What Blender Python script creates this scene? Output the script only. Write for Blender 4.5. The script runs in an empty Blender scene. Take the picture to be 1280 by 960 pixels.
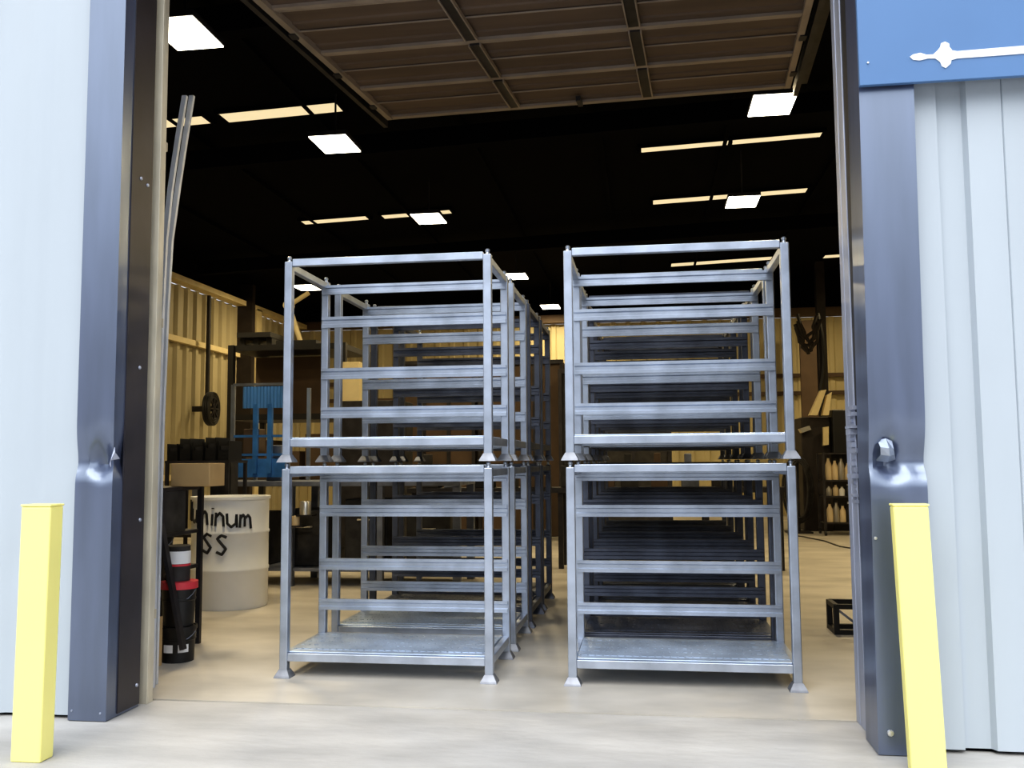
import bpy, bmesh, math, random
from mathutils import Vector, Matrix
random.seed(7)
C = bpy.context.scene
COL = C.collection

# ------------------------------------------------------------------ camera
F_PX, EYE = 1160.0, 1.5
AX = Vector((0.9897169, -0.01881009, -0.14179783))   # world X in camera space (right, down, forward)
AY = Vector((0.1428637, 0.08078602, 0.98643985))
AZ = Vector((-0.00709974, -0.99655396, 0.08264257))
def ray(px, py):
    c = Vector(((px-640)/F_PX, (py-480)/F_PX, 1.0))
    return Vector((AX.dot(c), AY.dot(c), AZ.dot(c)))
def at(px, py, axis, v):
    """point of the world plane axis=v that a photo pixel shows (used for measuring)"""
    r = ray(px, py); o = Vector((0, 0, EYE)); t = (v-o[axis])/r[axis]
    return o + r*t
cam_d = bpy.data.cameras.new('camera'); cam = bpy.data.objects.new('camera', cam_d); COL.objects.link(cam)
cam_d.sensor_width = 36; cam_d.lens = 36*F_PX/1280; cam_d.clip_end = 300; cam_d.clip_start = 0.05
R = Matrix(((AX[0], -AX[1], -AX[2]), (AY[0], -AY[1], -AY[2]), (AZ[0], -AZ[1], -AZ[2])))
cam.matrix_world = Matrix.Translation((0, 0, EYE)) @ R.to_4x4()
C.camera = cam

# ------------------------------------------------------------------ materials
def mat(name, base, rough=.6, metal=0., var=.0, vscale=4., stretch=(1, 1, 1), bump=0., bscale=30., emit=None, estr=0., ior=1.5, base2=None, coat=0., tint=None):
    m = bpy.data.materials.new(name); m.use_nodes = True
    nt = m.node_tree; b = nt.nodes['Principled BSDF']
    b.inputs['Roughness'].default_value = rough; b.inputs['Metallic'].default_value = metal
    b.inputs['IOR'].default_value = ior
    b.inputs['Base Color'].default_value = (*base, 1)
    if tint: b.inputs['Specular Tint'].default_value = (*tint, 1)
    if coat: b.inputs['Coat Weight'].default_value = coat
    if var > 0 or bump > 0 or base2:
        tc = nt.nodes.new('ShaderNodeTexCoord'); mp = nt.nodes.new('ShaderNodeMapping')
        mp.inputs['Scale'].default_value = stretch
        nt.links.new(tc.outputs['Object'], mp.inputs['Vector'])
    if var > 0 or base2:
        n = nt.nodes.new('ShaderNodeTexNoise'); n.inputs['Scale'].default_value = vscale; n.inputs['Detail'].default_value = 6
        nt.links.new(mp.outputs[0], n.inputs['Vector'])
        cr = nt.nodes.new('ShaderNodeValToRGB'); cr.color_ramp.elements[0].position = .3; cr.color_ramp.elements[1].position = .7
        if base2: lo, hi = base2, base
        else:
            lo = tuple(max(0, c*(1-var)) for c in base); hi = tuple(min(1, c*(1+var)) for c in base)
        cr.color_ramp.elements[0].color = (*lo, 1); cr.color_ramp.elements[1].color = (*hi, 1)
        nt.links.new(n.outputs['Fac'], cr.inputs[0]); nt.links.new(cr.outputs[0], b.inputs['Base Color'])
    if bump > 0:
        n2 = nt.nodes.new('ShaderNodeTexNoise'); n2.inputs['Scale'].default_value = bscale; n2.inputs['Detail'].default_value = 4
        nt.links.new(mp.outputs[0], n2.inputs['Vector'])
        bp = nt.nodes.new('ShaderNodeBump'); bp.inputs['Strength'].default_value = bump; bp.inputs['Distance'].default_value = .02
        nt.links.new(n2.outputs['Fac'], bp.inputs['Height']); nt.links.new(bp.outputs[0], b.inputs['Normal'])
    if emit:
        b.inputs['Emission Color'].default_value = (*emit, 1); b.inputs['Emission Strength'].default_value = estr
    return m
M = {}
M['apron'] = mat('apron concrete', (.47, .45, .42), .85, var=.16, vscale=1.4, stretch=(1, 2.2, 1), bump=.25, bscale=9)
M['slab'] = mat('shop slab', (.55, .51, .445), .42, var=.22, vscale=1.1, stretch=(1, 1.6, 1), bump=.05, bscale=6)
M['siding'] = mat('white siding', (.455, .50, .54), .45, var=.05, vscale=1.2, stretch=(1.5, 1, .35), bump=.06, bscale=2.2)
M['trim'] = mat('blue black trim', (.060, .072, .120), .28, var=.25, vscale=3, stretch=(3, 3, .4), ior=2.7, bump=.04, bscale=3, tint=(.75, .85, 1))
M['jamb'] = mat('dark jamb', (.030, .025, .030), .42, var=.3, vscale=4, ior=1.6)
M['seal'] = mat('black rubber', (.012, .012, .016), .6)
M['galv'] = mat('galvanised steel', (.60, .55, .44), .5, .3, var=.15, vscale=9, stretch=(1, 1, .3))
M['galvblue'] = mat('galvanised steel cool', (.42, .45, .55), .42, .5, var=.25, vscale=6, stretch=(1, 1, .25))
M['steel'] = mat('mill steel', (.47, .52, .61), .34, .75, var=.2, vscale=5, stretch=(1, 1, 1), bump=.03, bscale=25)
M['steel_deck'] = mat('mill steel deck', (.46, .54, .66), .36, .45, var=.22, vscale=4, bump=.04, bscale=18)
M['steel_dull'] = mat('mill steel dull', (.22, .24, .30), .5, .6, var=.3, vscale=5)
M['foot'] = mat('foot steel', (.30, .31, .34), .5, .6, var=.25, vscale=12)
M['yellow'] = mat('safety yellow', (.95, .88, .30), .42, var=.02, vscale=2, ior=1.6)
M['blue'] = mat('sign blue', (.10, .205, .40), .45, var=.06, vscale=1.2)
M['white'] = mat('sign white', (.9, .9, .9), .5)
M['roof'] = mat('black insulation', (.0028, .0028, .0042), .9, bump=.2, bscale=5, ior=1.15)
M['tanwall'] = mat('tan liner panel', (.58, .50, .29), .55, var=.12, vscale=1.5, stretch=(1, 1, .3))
M['brown'] = mat('brown panel', (.10, .065, .04), .7, var=.2, vscale=2)
M['doorpanel'] = mat('door panel', (.125, .088, .066), .6, var=.2, vscale=1.4, stretch=(.4, 4, 1))
M['doorrib'] = mat('door joint', (.36, .30, .25), .5, .2, var=.15, vscale=3)
M['darksteel'] = mat('dark steel', (.035, .032, .035), .5, .3, var=.4, vscale=6)
M['browncol'] = mat('column paint', (.022, .016, .014), .6, var=.3, vscale=4)
M['black'] = mat('black plastic', (.012, .012, .013), .45)
M['blackrub'] = mat('black dusty', (.03, .028, .027), .7, var=.5, vscale=8)
M['card'] = mat('cardboard', (.50, .34, .16), .8, var=.12, vscale=3)
M['cream'] = mat('cream sheet', (.72, .60, .34), .6, var=.1, vscale=3)
M['drum'] = mat('white drum', (.84, .84, .83), .45, var=.05, vscale=3, base2=(.79, .79, .76))
M['ink'] = mat('black marker', (.01, .01, .012), .6)
M['red'] = mat('red lid', (.62, .05, .07), .4)
M['label'] = mat('white label', (.75, .76, .78), .5)
M['cobalt'] = mat('cobalt paint', (.05, .19, .50), .45, var=.25, vscale=5)
M['bluesheet'] = mat('blue pleated sheet', (.08, .26, .62), .55, var=.2, vscale=8, stretch=(1, 1, .2))
M['lamp'] = mat('lamp diffuser', (1, 1, 1), .5, emit=(1, .93, .74), estr=9)
M['sky'] = mat('frosted skylight', (.5, .45, .3), .5, emit=(1, .83, .52), estr=.72, base2=(.45, .4, .25))
M['yellowmach'] = mat('machine cream', (.55, .45, .25), .5, var=.15, vscale=3)
M['bottle'] = mat('pale bottle', (.62, .50, .32), .4)
M['amber'] = mat('grey can', (.35, .33, .3), .35, .5)
M['channel'] = mat('pale steel channel', (.66, .68, .73), .4, .3, var=.12, vscale=3)
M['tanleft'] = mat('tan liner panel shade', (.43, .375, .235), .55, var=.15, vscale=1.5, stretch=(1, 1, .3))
M['weld'] = mat('bright metal scrap', (.8, .78, .72), .3, .8)

# ------------------------------------------------------------------ mesh helpers
def box(bm, x0, x1, y0, y1, z0, z1, mtx=None):
    vs = [bm.verts.new((x, y, z)) for z in (z0, z1) for y in (y0, y1) for x in (x0, x1)]
    for f in ((0, 2, 3, 1), (4, 5, 7, 6), (0, 1, 5, 4), (2, 6, 7, 3), (0, 4, 6, 2), (1, 3, 7, 5)):
        bm.faces.new([vs[i] for i in f])
    if mtx is not None: bmesh.ops.transform(bm, matrix=mtx, verts=vs)
    return vs
def bar(bm, a, b, w, h=None, up=(0, 0, 1)):
    """rectangular bar from a to b"""
    h = h or w; a = Vector(a); b = Vector(b); d = (b-a); L = d.length; d.normalize(); up = Vector(up)
    if abs(d.dot(up)) > .98: up = Vector((0, 1, 0))
    s = d.cross(up).normalized(); u = s.cross(d).normalized()
    m = Matrix((( s.x, d.x, u.x, a.x), (s.y, d.y, u.y, a.y), (s.z, d.z, u.z, a.z), (0, 0, 0, 1)))
    box(bm, -w/2, w/2, 0, L, -h/2, h/2, m)
def tube(bm, pts, r, n=10, closed=False):
    pts = [Vector(p) for p in pts]; rings = []; N = len(pts)
    prev = None
    for i, p in enumerate(pts):
        if closed: d = pts[(i+1) % N]-pts[i-1]
        else: d = (pts[min(i+1, N-1)]-pts[max(i-1, 0)])
        d.normalize()
        if prev is None:
            s = d.cross(Vector((0, 0, 1)))
            if s.length < .05: s = d.cross(Vector((1, 0, 0)))
            s.normalize()
        else:
            s = (prev - d*prev.dot(d)).normalized()
        prev = s; u = s.cross(d)
        rr = r[i] if isinstance(r, (list, tuple)) else r
        rings.append([bm.verts.new(p+(s*math.cos(2*math.pi*k/n)+u*math.sin(2*math.pi*k/n))*rr) for k in range(n)])
    M_ = N if closed else N-1
    for i in range(M_):
        a, b = rings[i], rings[(i+1) % N]
        for k in range(n): bm.faces.new((a[k], a[(k+1) % n], b[(k+1) % n], b[k]))
    if not closed:
        bm.faces.new(rings[0][::-1]); bm.faces.new(rings[-1])
def lathe(bm, prof, n=28, c=(0, 0)):
    rings = []
    for r, z in prof:
        rings.append([bm.verts.new((c[0]+max(r, 1e-4)*math.cos(2*math.pi*k/n), c[1]+max(r, 1e-4)*math.sin(2*math.pi*k/n), z)) for k in range(n)])
    for a, b in zip(rings, rings[1:]):
        for k in range(n): bm.faces.new((a[k], a[(k+1) % n], b[(k+1) % n], b[k]))
def obj(name, bm, m, parent=None, smooth=False, bevel=0., solid=0., loc=None):
    bmesh.ops.recalc_face_normals(bm, faces=bm.faces)
    me = bpy.data.meshes.new(name); bm.to_mesh(me); bm.free()
    me.materials.append(M[m] if isinstance(m, str) else m)
    if smooth:
        for p in me.polygons: p.use_smooth = True
        me.set_sharp_from_angle(angle=math.radians(40))
    o = bpy.data.objects.new(name, me); COL.objects.link(o)
    if parent: o.parent = parent
    if loc: o.location = loc
    if solid:
        s = o.modifiers.new('s', 'SOLIDIFY'); s.thickness = solid
    if bevel:
        b = o.modifiers.new('b', 'BEVEL'); b.width = bevel; b.segments = 2; b.limit_method = 'ANGLE'
    return o
def tag(o, label, cat, group=None):
    o['label'] = label; o['category'] = cat
    if group: o['group'] = group
    return o
def thing(name, label, cat, loc=(0, 0, 0), rz=0., group=None):
    o = bpy.data.objects.new(name, None); COL.objects.link(o); o.location = loc; o.rotation_euler = (0, 0, rz)
    o.empty_display_size = .1
    return tag(o, label, cat, group)
def struct(name, bm, m, parent=None, **k):
    o = obj(name, bm, m, parent, **k)
    if not parent: o['kind'] = 'structure'
    return o
def dup(root, loc, label=None, rz=None):
    r = root.copy(); COL.objects.link(r); r.location = loc
    if label: r['label'] = label
    if rz is not None: r.rotation_euler = (0, 0, rz)
    for ch in list(root.children):
        c = ch.copy(); COL.objects.link(c); c.parent = r
        for g in list(ch.children):
            d = g.copy(); COL.objects.link(d); d.parent = c
    return r
def B(): return bmesh.new()
def one(fn, *a, **k):
    bm = B(); fn(bm, *a, **k); return bm

# ------------------------------------------------------------------ setting
XL, XR, YB = -10.0, 9.0, 26.0          # shop interior
OL, OR = -3.15, 1.165                  # door opening
DH = 5.0
def roofz(x): return 6.42+.035*x
# ground & floor with an open joint between the slabs
bm = B(); box(bm, -30, 30, -30, 5.655, -.15, 0); struct('floor_outside', bm, 'apron')
bm = B(); box(bm, XL, XR, 5.69, YB, -.15, 0); struct('floor', bm, 'slab')
bm = B(); box(bm, -30, 30, 5.6, 5.75, -.2, -.06); o = struct('floor_joint', bm, 'black')

def siding(x0, x1, y, z0, z1, edges, dents=()):
    """ribbed wall sheet; edges = list of (x, depth) profile points"""
    bm = B(); nz = 60
    cols = []
    for x, d in edges:
        col = []
        for k in range(nz+1):
            z = z0+(z1-z0)*k/nz; yy = y+d
            for dx, dz, r, amp in dents:
                q = ((x-dx)/r)**2+((z-dz)/(r*.6))**2
                yy += amp*math.exp(-q)
            col.append(bm.verts.new((x, yy, z)))
        cols.append(col)
    for a, b in zip(cols, cols[1:]):
        for k in range(nz): bm.faces.new((a[k], b[k], b[k+1], a[k+1]))
    return bm
prof = []; x = 1.40
prof = [(1.40, 0), (1.50, 0), (1.577, 0), (1.586, .036), (1.714, .037), (1.732, 0), (1.80, -.002), (1.905, 0), (1.91, .008), (1.915, 0), (2.0, 0), (2.06, 0)]
x = 2.06
while x < 9:
    prof += [(x+.025, .035), (x+.13, .038), (x+.16, 0), (x+.34, 0), (x+.345, .008), (x+.35, 0), (x+.46, 0)]; x += .46
bm = siding(0, 0, 5.13, .02, 7.0, prof, dents=((1.80, 1.93, .07, .02), (1.52, .85, .05, .012), (1.46, 1.45, .1, .01)))
w = struct('wall_front_right', bm, 'siding', smooth=True)
bm = B(); box(bm, 1.42, XR, 5.19, 5.62, 0, 7); struct('wall_backing', bm, 'roof', w)
prof = []
x = -12.0
while x < -4.0:
    prof += [(x, 0), (x+.2, 0), (x+.225, .02), (x+.33, .022), (x+.36, 0)]; x += .40
prof += [(-3.95, 0), (-3.86, 0), (-3.83, .012), (-3.69, .014), (-3.66, 0), (-3.60, 0), (-3.55, .004), (-3.50, 0), (-3.36, 0)]
prof = sorted(set(prof))
bm = siding(0, 0, 5.20, .02, 7.0, prof, dents=((-3.7, .9, .2, .012), (-3.5, 1.5, .1, .008)))
w = struct('wall_front_left', bm, 'siding', smooth=True)
bm = B(); box(bm, -12, -3.40, 5.25, 5.68, 0, 7); struct('wall_backing', bm, 'roof', w)
bm = B(); box(bm, -3.40, 1.42, 5.2, 5.66, DH, 7); struct('wall_front_header', bm, 'siding')

def dented(x0, x1, y0, y1, z0, z1, dz, amp, cx, wx, topshift=0.):
    """jamb casing as a dense box, crushed inwards round height dz"""
    bm = B(); nx, ny, nz = 14, 10, 150
    per = []
    for i in range(nx+1): per.append((x0+(x1-x0)*i/nx, y0))
    for j in range(1, ny+1): per.append((x1, y0+(y1-y0)*j/ny))
    for i in range(1, nx+1): per.append((x1-(x1-x0)*i/nx, y1))
    for j in range(1, ny): per.append((x0, y1-(y1-y0)*j/ny))
    rings = []
    for k in range(nz+1):
        # more rings near the dent
        z = z0+(z1-z0)*k/nz
        ring = []
        for (x, y) in per:
            d = z-dz
            s = math.exp(-(d/.13)**2) if d > 0 else math.exp(-(d/.055)**2)
            wob = 1+.35*math.sin(x*37+y*21)
            fx = math.exp(-((x-cx)/wx)**2)
            if y < y0+.3: yy = y+amp*s*fx*wob*(1 if y < y0+.1 else .3)
            else: yy = y
            xx = x+topshift*(z-z0)/(z1-z0)
            if amp and y <= y0+.25: xx += (-1 if cx > (x0+x1)/2 else 1)*.35*amp*s*fx*(1 if abs(x-cx) < .12 else 0)
            ring.append(bm.verts.new((xx, yy, z)))
        rings.append(ring)
    n = len(per)
    for a, b in zip(rings, rings[1:]):
        for k in range(n): bm.faces.new((a[k], a[(k+1) % n], b[(k+1) % n], b[k]))
    bm.faces.new(rings[0]); bm.faces.new(rings[-1])
    return bm
o = struct('trim_left', dented(-3.385, -3.145, 5.15, 5.50, .005, DH+.6, 1.50, .085, -3.18, .17), 'trim', smooth=True)
bm = B(); box(bm, -3.147, -3.138, 5.26, 5.50, .02, DH); struct('jamb_liner', bm, 'jamb', o)
bm = B()
for z in (.12, .55, 1.18, 2.35, 3.0, 3.45, 4.1):
    lathe(bm, [(0, 0), (.011, 0), (.009, .006), (0, .008)], 8)
    vs = bm.verts[-0:] if False else None
bm.free()
def screws(pts, axis, parent, r=.011, m='weld'):
    for p in pts:
        bm = B(); lathe(bm, [(0, 0), (r, 0), (r*.8, r*.6), (0, r*.7)], 10)
        rot = Matrix.Rotation(math.pi/2, 4, 'X') if axis == 'y' else Matrix.Rotation(math.pi/2, 4, 'Y')
        bmesh.ops.transform(bm, matrix=Matrix.Translation(p) @ rot, verts=bm.verts)
        obj('screw', bm, m, parent)
screws([(-3.136, 5.36, 3.30), (-3.136, 5.44, 3.28), (-3.136, 5.4, 2.1), (-3.136, 5.45, 1.15), (-3.136, 5.46, .14)], 'x', o, .012, 'galvblue')
screws([(-3.36, 5.15, .06), (-3.18, 5.15, .05)], 'y', o, .007, 'galvblue')
bm = B()   # torn flap of sheet at the dent
vs = [bm.verts.new(p) for p in ((-3.18, 5.17, 1.50), (-3.155, 5.14, 1.52), (-3.14, 5.16, 1.57), (-3.155, 5.18, 1.60), (-3.13, 5.20, 1.53), (-3.165, 5.16, 1.48))]
bm.faces.new((vs[0], vs[1], vs[3])); bm.faces.new((vs[1], vs[2], vs[3])); bm.faces.new((vs[1], vs[4], vs[2])); bm.faces.new((vs[0], vs[5], vs[1]))
obj('torn_flap', bm, 'galvblue', o, solid=.003)

o = struct('trim_right', dented(1.135, 1.415, 5.05, 5.32, .005, DH+.6, 1.47, .085, 1.28, .16, topshift=.05), 'trim', smooth=True)
bm = B(); box(bm, 1.175, 1.40, 5.31, 5.60, .005, DH); struct('jamb_liner', bm, 'seal', o)
screws([(1.195, 5.045, .115)], 'y', o, .018)
screws([(1.16, 5.045, 1.09)], 'y', o, .009)
bm = B()   # crumpled plate
g = [(1.20, 5.06, 1.62), (1.25, 5.03, 1.63), (1.295, 5.05, 1.61), (1.21, 5.02, 1.56), (1.26, 4.99, 1.55), (1.30, 5.03, 1.54), (1.215, 5.04, 1.50), (1.265, 5.00, 1.49), (1.31, 5.05, 1.50), (1.19, 5.10, 1.45), (1.26, 5.05, 1.44), (1.33, 5.10, 1.46)]
vs = [bm.verts.new((1.235+(p[0]-1.25)*.7, 5.075+(p[1]-5.04)*.8, 1.545+(p[2]-1.54)*.62)) for p in g]
for r_ in range(3):
    for c_ in range(2):
        i = r_*3+c_; bm.faces.new((vs[i], vs[i+1], vs[i+4], vs[i+3]))
obj('crumpled_plate', bm, 'steel', o, solid=.004)

# walls, ceiling
def ribs(a, b, z0, z1, pitch, depth, axis, pos, inward):
    bm = B(); pts = []; t = a
    while t < b:
        pts += [(t, 0), (t+pitch*.55, 0), (t+pitch*.65, depth), (t+pitch*.9, depth), (t+pitch, 0)]; t += pitch
    vs0 = []; vs1 = []
    for t, d in pts:
        p = (pos+inward*d, t) if axis == 'x' else (t, pos+inward*d)
        vs0.append(bm.verts.new((p[0], p[1], z0))); vs1.append(bm.verts.new((p[0], p[1], z1)))
    for i in range(len(pts)-1): bm.faces.new((vs0[i], vs0[i+1], vs1[i+1], vs1[i]))
    return bm
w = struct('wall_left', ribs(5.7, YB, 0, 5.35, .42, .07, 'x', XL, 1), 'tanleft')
for z in (1.2, 4.15, 5.42):
    bm = B(); box(bm, XL+.02, XL+(.16 if z < 5 else .3), 5.8, YB, z-.06, z+.06); struct('girt', bm, 'cream', w)
bm = B(); box(bm, XL-.05, XL+.12, 5.7, YB, 5.48, 6.2); struct('eave_liner', bm, 'roof', w)
for y in (14.5, 21.6):
    bm = B(); box(bm, XL+.05, XL+.45, y-.09, y+.09, 0, 5.9); struct('wall_column', bm, 'browncol', w)
for y in (22.3,):
    bm = B(); box(bm, XL+.05, XL+.30, y-.16, y+.16, 0, 5.4); struct('wall_column', bm, 'cream', w)
w = struct('wall_back', ribs(XL, XR, 0, 5.35, .42, .04, 'y', YB, -1), 'tanwall')
for z in (5.45,):
    bm = B(); box(bm, XL, XR, YB-.35, YB-.05, z-.1, z+.12); struct('girt', bm, 'brown', w)
for z in (3.75, 3.27):
    bm = B(); box(bm, XL, XR, YB-.2, YB-.05, z-.05, z+.05); struct('girt', bm, 'brown', w)
bm = B(); box(bm, XL, XR, YB-.05, YB+.1, 5.55, 6.9); struct('upper_liner', bm, 'roof', w)
bm = B(); box(bm, XR, XR+.1, 5.6, YB, 0, 6.9); struct('wall_right', bm, 'tanwall')
bm = B()
vs = [bm.verts.new(p) for p in ((XL-.1, 5.2, roofz(XL)), (XR+.1, 5.2, roofz(XR)), (XR+.1, YB+.1, roofz(XR)), (XL-.1, YB+.1, roofz(XL)))]
vt = [bm.verts.new(v.co+Vector((0, 0, .3))) for v in vs]
bm.faces.new(vs[::-1]); bm.faces.new(vt)
for i in range(4): bm.faces.new((vs[i], vs[(i+1) % 4], vt[(i+1) % 4], vt[i]))
ceil = struct('ceiling', bm, 'roof')
for x_ in (-8.2, -6.3, -4.4, -2.5, -.6, 1.3, 3.2, 5.1, 7):
    bm = B(); box(bm, x_-.03, x_+.03, 5.7, YB-.1, roofz(x_)-.07, roofz(x_)-.01); struct('purlin', bm, 'roof', ceil)
for y_ in (8.6, 12.45, 19.0):
    bm = B(); bar(bm, (XL+.3, y_, roofz(XL)-.3), (XR-.1, y_, roofz(XR)-.3), .18, .28); struct('rafter', bm, 'roof', ceil)

# skylight strips in the roof
SK = [((280, 148), (425, 131), .45), ((150, 157), (262, 150), .40), ((378, 278), (460, 271), .36), ((477, 270), (565, 264), .36),
      ((800, 187), (1028, 167), .30), ((815, 253), (1010, 236), .42), ((838, 331), (975, 321), .55), ((1030, 319), (1110, 316), .5)]
SKL = ['wide frosted skylight strip over the left side, nearest the left roller track', 'frosted skylight strip cut off by the left door track, behind the leaning channels',
       'thin frosted skylight strip over the left rack column, further from the middle', 'thin frosted skylight strip just behind the pendant lamp above the left racks',
       'long frosted skylight strip below the brightest lamp on the right', 'long frosted skylight strip crossing behind the small lamp on the right',
       'far skylight strip seen just under the top rail of the right racks', 'short far skylight strip beside the right door jamb']
for (a, b, wd), lb in zip(SK, SKL):
    wd *= .68
    def rp(p):
        z = 6.4
        for _ in range(4):
            q = at(p[0], p[1], 2, z); z = roofz(q.x)-.04
        return q
    A_, B_ = rp(a), rp(b); ym = (A_.y+B_.y)/2
    bm = B(); bar(bm, (A_.x, ym, A_.z), (B_.x, ym, B_.z), wd, .03)
    t = thing('skylight', lb, 'skylight', group='roof skylight strips')
    obj('panel', bm, 'sky', t)
    bm = B()
    for s in (-1, 1): bar(bm, (A_.x-.04, ym+s*(wd/2+.03), A_.z+.01), (B_.x+.04, ym+s*(wd/2+.03), B_.z+.01), .04, .06)
    for q in (A_, B_): bar(bm, (q.x, ym-wd/2, q.z+.01), (q.x, ym+wd/2, q.z+.01), .04, .06)
    n_ = max(1, round((B_.x-A_.x)/1.4))
    for k in range(1, n_):
        x_ = A_.x+(B_.x-A_.x)*k/n_; z_ = A_.z+(B_.z-A_.z)*k/n_
        if lb.startswith('long') and k == 1: bar(bm, (x_, ym-wd/2, z_-.03), (x_, ym+wd/2, z_-.03), .06, .04)
    obj('frame', bm, 'roof', t)
    bm = B()
    for q in (A_, B_): bar(bm, (q.x, ym, q.z+.02), (q.x, ym, roofz(q.x)+.02), .03)
    obj('hanger', bm, 'roof', t)

# ------------------------------------------------------------------ open overhead door
Q = dict(fl=Vector((-2.80, 9.92, 5.40)), fr=Vector((1.53, 9.72, 5.40)), nl=Vector((-3.02, 5.75, 5.11)), nr=Vector((1.26, 5.75, 5.11)))
def dq(u, v, off=0.):   # u 0..1 left-right, v = metres from far edge
    t = v/4.07
    a = Q['fl'].lerp(Q['nl'], t); b = Q['fr'].lerp(Q['nr'], t)
    p = a.lerp(b, u); p.z += off; return p
t = bpy.data.objects.new('door_overhead', None); COL.objects.link(t); t['kind'] = 'structure'
door = t
v = 0
for k in range(8):
    v0, v1 = k*.49+.01, min((k+1)*.49-.01, 4.05)
    bm = B(); n_ = 6; ps = [(v0, 0), (v0+.12, .0), (v0+.14, .012), (v1-.14, .012), (v1-.12, 0), (v1, 0)]
    lo = [(bm.verts.new(dq(0, a, b)), bm.verts.new(dq(1, a, b))) for a, b in ps]
    hi = [(bm.verts.new(dq(0, a, .05)), bm.verts.new(dq(1, a, .05))) for a, b in (ps[0], ps[-1])]
    for p, q in zip(lo, lo[1:]): bm.faces.new((p[0], p[1], q[1], q[0]))
    bm.faces.new((hi[0][0], hi[0][1], hi[1][1], hi[1][0])); bm.faces.new((lo[0][0], lo[0][1], hi[0][1], hi[0][0])); bm.faces.new((lo[-1][0], lo[-1][1], hi[-1][1], hi[-1][0]))
    obj('section', bm, 'doorpanel', door)
def vb(bm, p, q, w, h): bar(bm, p, q, w, h)
for k in range(9):
    vv = k*.49
    bm = B(); strong = (k % 2 == 0)
    vb(bm, dq(0, vv, -.012), dq(1, vv, -.012), .075 if k == 0 else (.05 if strong else .014), .035 if strong else .01)
    if strong and k: vb(bm, dq(0, vv-.07, -.008), dq(1, vv-.07, -.008), .02, .02)
    obj('joint_rail', bm, 'doorrib', door)
for u in (.335, .667):
    for k in range(4):
        bm = B(); du = .012
        vb(bm, dq(u, k*.98+.05, -.02), dq(u, (k+1)*.98-.06, -.02), .09, .03)
        obj('stile', bm, 'darksteel', door)
        bm = B()
        for s in (-1, 1): vb(bm, dq(u+s*du, k*.98+.05, -.03), dq(u+s*du, (k+1)*.98-.06, -.03), .012, .04)
        obj('stile_edge', bm, 'doorrib', door)
bm = B(); vb(bm, dq(.5, .0, -.04), dq(.5, .22, -.04), .05, .05); obj('lift_handle', bm, 'darksteel', door)
for u, s in ((0, -1), (1, 1)):
    bm = B(); vb(bm, dq(u, 0, 0), dq(u, 4.05, 0), .06, .09); obj('end_stile', bm, 'doorrib', door)
    for k in range(1, 8, 2):
        p = dq(u, k*.49, 0); bm = B(); box(bm, p.x+s*.02-.03, p.x+s*.02+.03, p.y-.05, p.y+.05, p.z-.06, p.z+.02); obj('hinge', bm, 'darksteel', door)
# tracks
for side, s in (('left', -1), ('right', 1)):
    tr = thing('door_track', ('galvanised door track rising along the left jamb' if s < 0 else 'dull galvanised door track rising along the right jamb'), 'track')
    u = 0 if s < 0 else 1
    a = dq(u, 0, .02)+Vector((s*.12, .25, 0)); b = dq(u, 3.95, .02)+Vector((s*.10, 0, 0))
    bm = B(); bar(bm, a, b, .05, .11); obj('horizontal_track', bm, 'darksteel', tr)
    bm = B(); bar(bm, a+Vector((s*.08, 0, .12)), b+Vector((s*.08, 0, .12)), .09, .09); obj('angle_iron', bm, 'darksteel', tr)
    if s < 0:
        bm = B(); x_ = -3.165
        box(bm, x_-.03, x_+.045, 5.56, 5.575, 0, DH); box(bm, x_+.035, x_+.045, 5.575, 5.63, 0, DH); box(bm, x_-.03, x_-.02, 5.575, 5.64, 0, DH)
        obj('vertical_track', bm, 'galv', tr, bevel=.003)
    else:
        bm = B(); x_ = 1.165
        box(bm, x_, x_+.07, 5.60, 5.62, .0, DH); box(bm, x_, x_+.012, 5.62, 5.69, 0, DH)
        box(bm, x_+.003, x_+.02, 5.47, 5.60, 0, DH)
        obj('vertical_track', bm, 'galvblue', tr, bevel=.003)
        bm = B(); rr = random.Random(3)
        for k in range(16):
            z = 1.25+k*.035; d = rr.uniform(.0, .035)
            box(bm, x_-d, x_+.02, 5.40+rr.uniform(0, .1), 5.56, z, z+rr.uniform(.012, .03))
        obj('bent_bracket', bm, 'galvblue', tr)
    for z in (.5, 2.4, 3.6):
        bm = B(); box(bm, (x_-.05 if s < 0 else x_+.012), (x_-.0 if s < 0 else x_+.06), 5.715, 5.73, z, z+.06); obj('bracket', bm, 'galv', tr)

# ------------------------------------------------------------------ sign on the right
sg = thing('wall_sign', 'flat blue wall sign with a white spear-shaped arrow above the right door trim', 'sign', (1.16, 5.0, 3.475))
bm = B(); box(bm, 0, 1.6, 0, .03, 0, 1.72); obj('sign_panel', bm, 'blue', sg, bevel=.003)
def flat(bm, pts, y0, y1, off):
    a = [bm.verts.new((p[0]-off[0], y0, p[1]-off[1])) for p in pts]; b = [bm.verts.new((p[0]-off[0], y1, p[1]-off[1])) for p in pts]
    bm.faces.new(a); bm.faces.new(b[::-1])
    for i in range(len(pts)): bm.faces.new((a[i], b[i], b[(i+1) % len(pts)], a[(i+1) % len(pts)]))
S = lambda px, py: (lambda q: (q.x, q.z))(at(px, py, 1, 5.0))
pix = [(1137, 71.5), (1141, 68.5), (1150, 66.5), (1158, 69), (1166, 68.5), (1171, 64), (1175, 59), (1176, 54.5), (1181, 52.5), (1186, 55), (1186.5, 59), (1190, 63.5), (1196, 64.5), (1238, 61), (1300, 55),
       (1300, 65.5), (1238, 70.5), (1196, 73.5), (1189, 75.5), (1188, 80), (1182, 85.5), (1177, 83), (1175, 78), (1169, 73.5), (1160, 73.5), (1149, 76), (1141, 75)]
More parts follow.
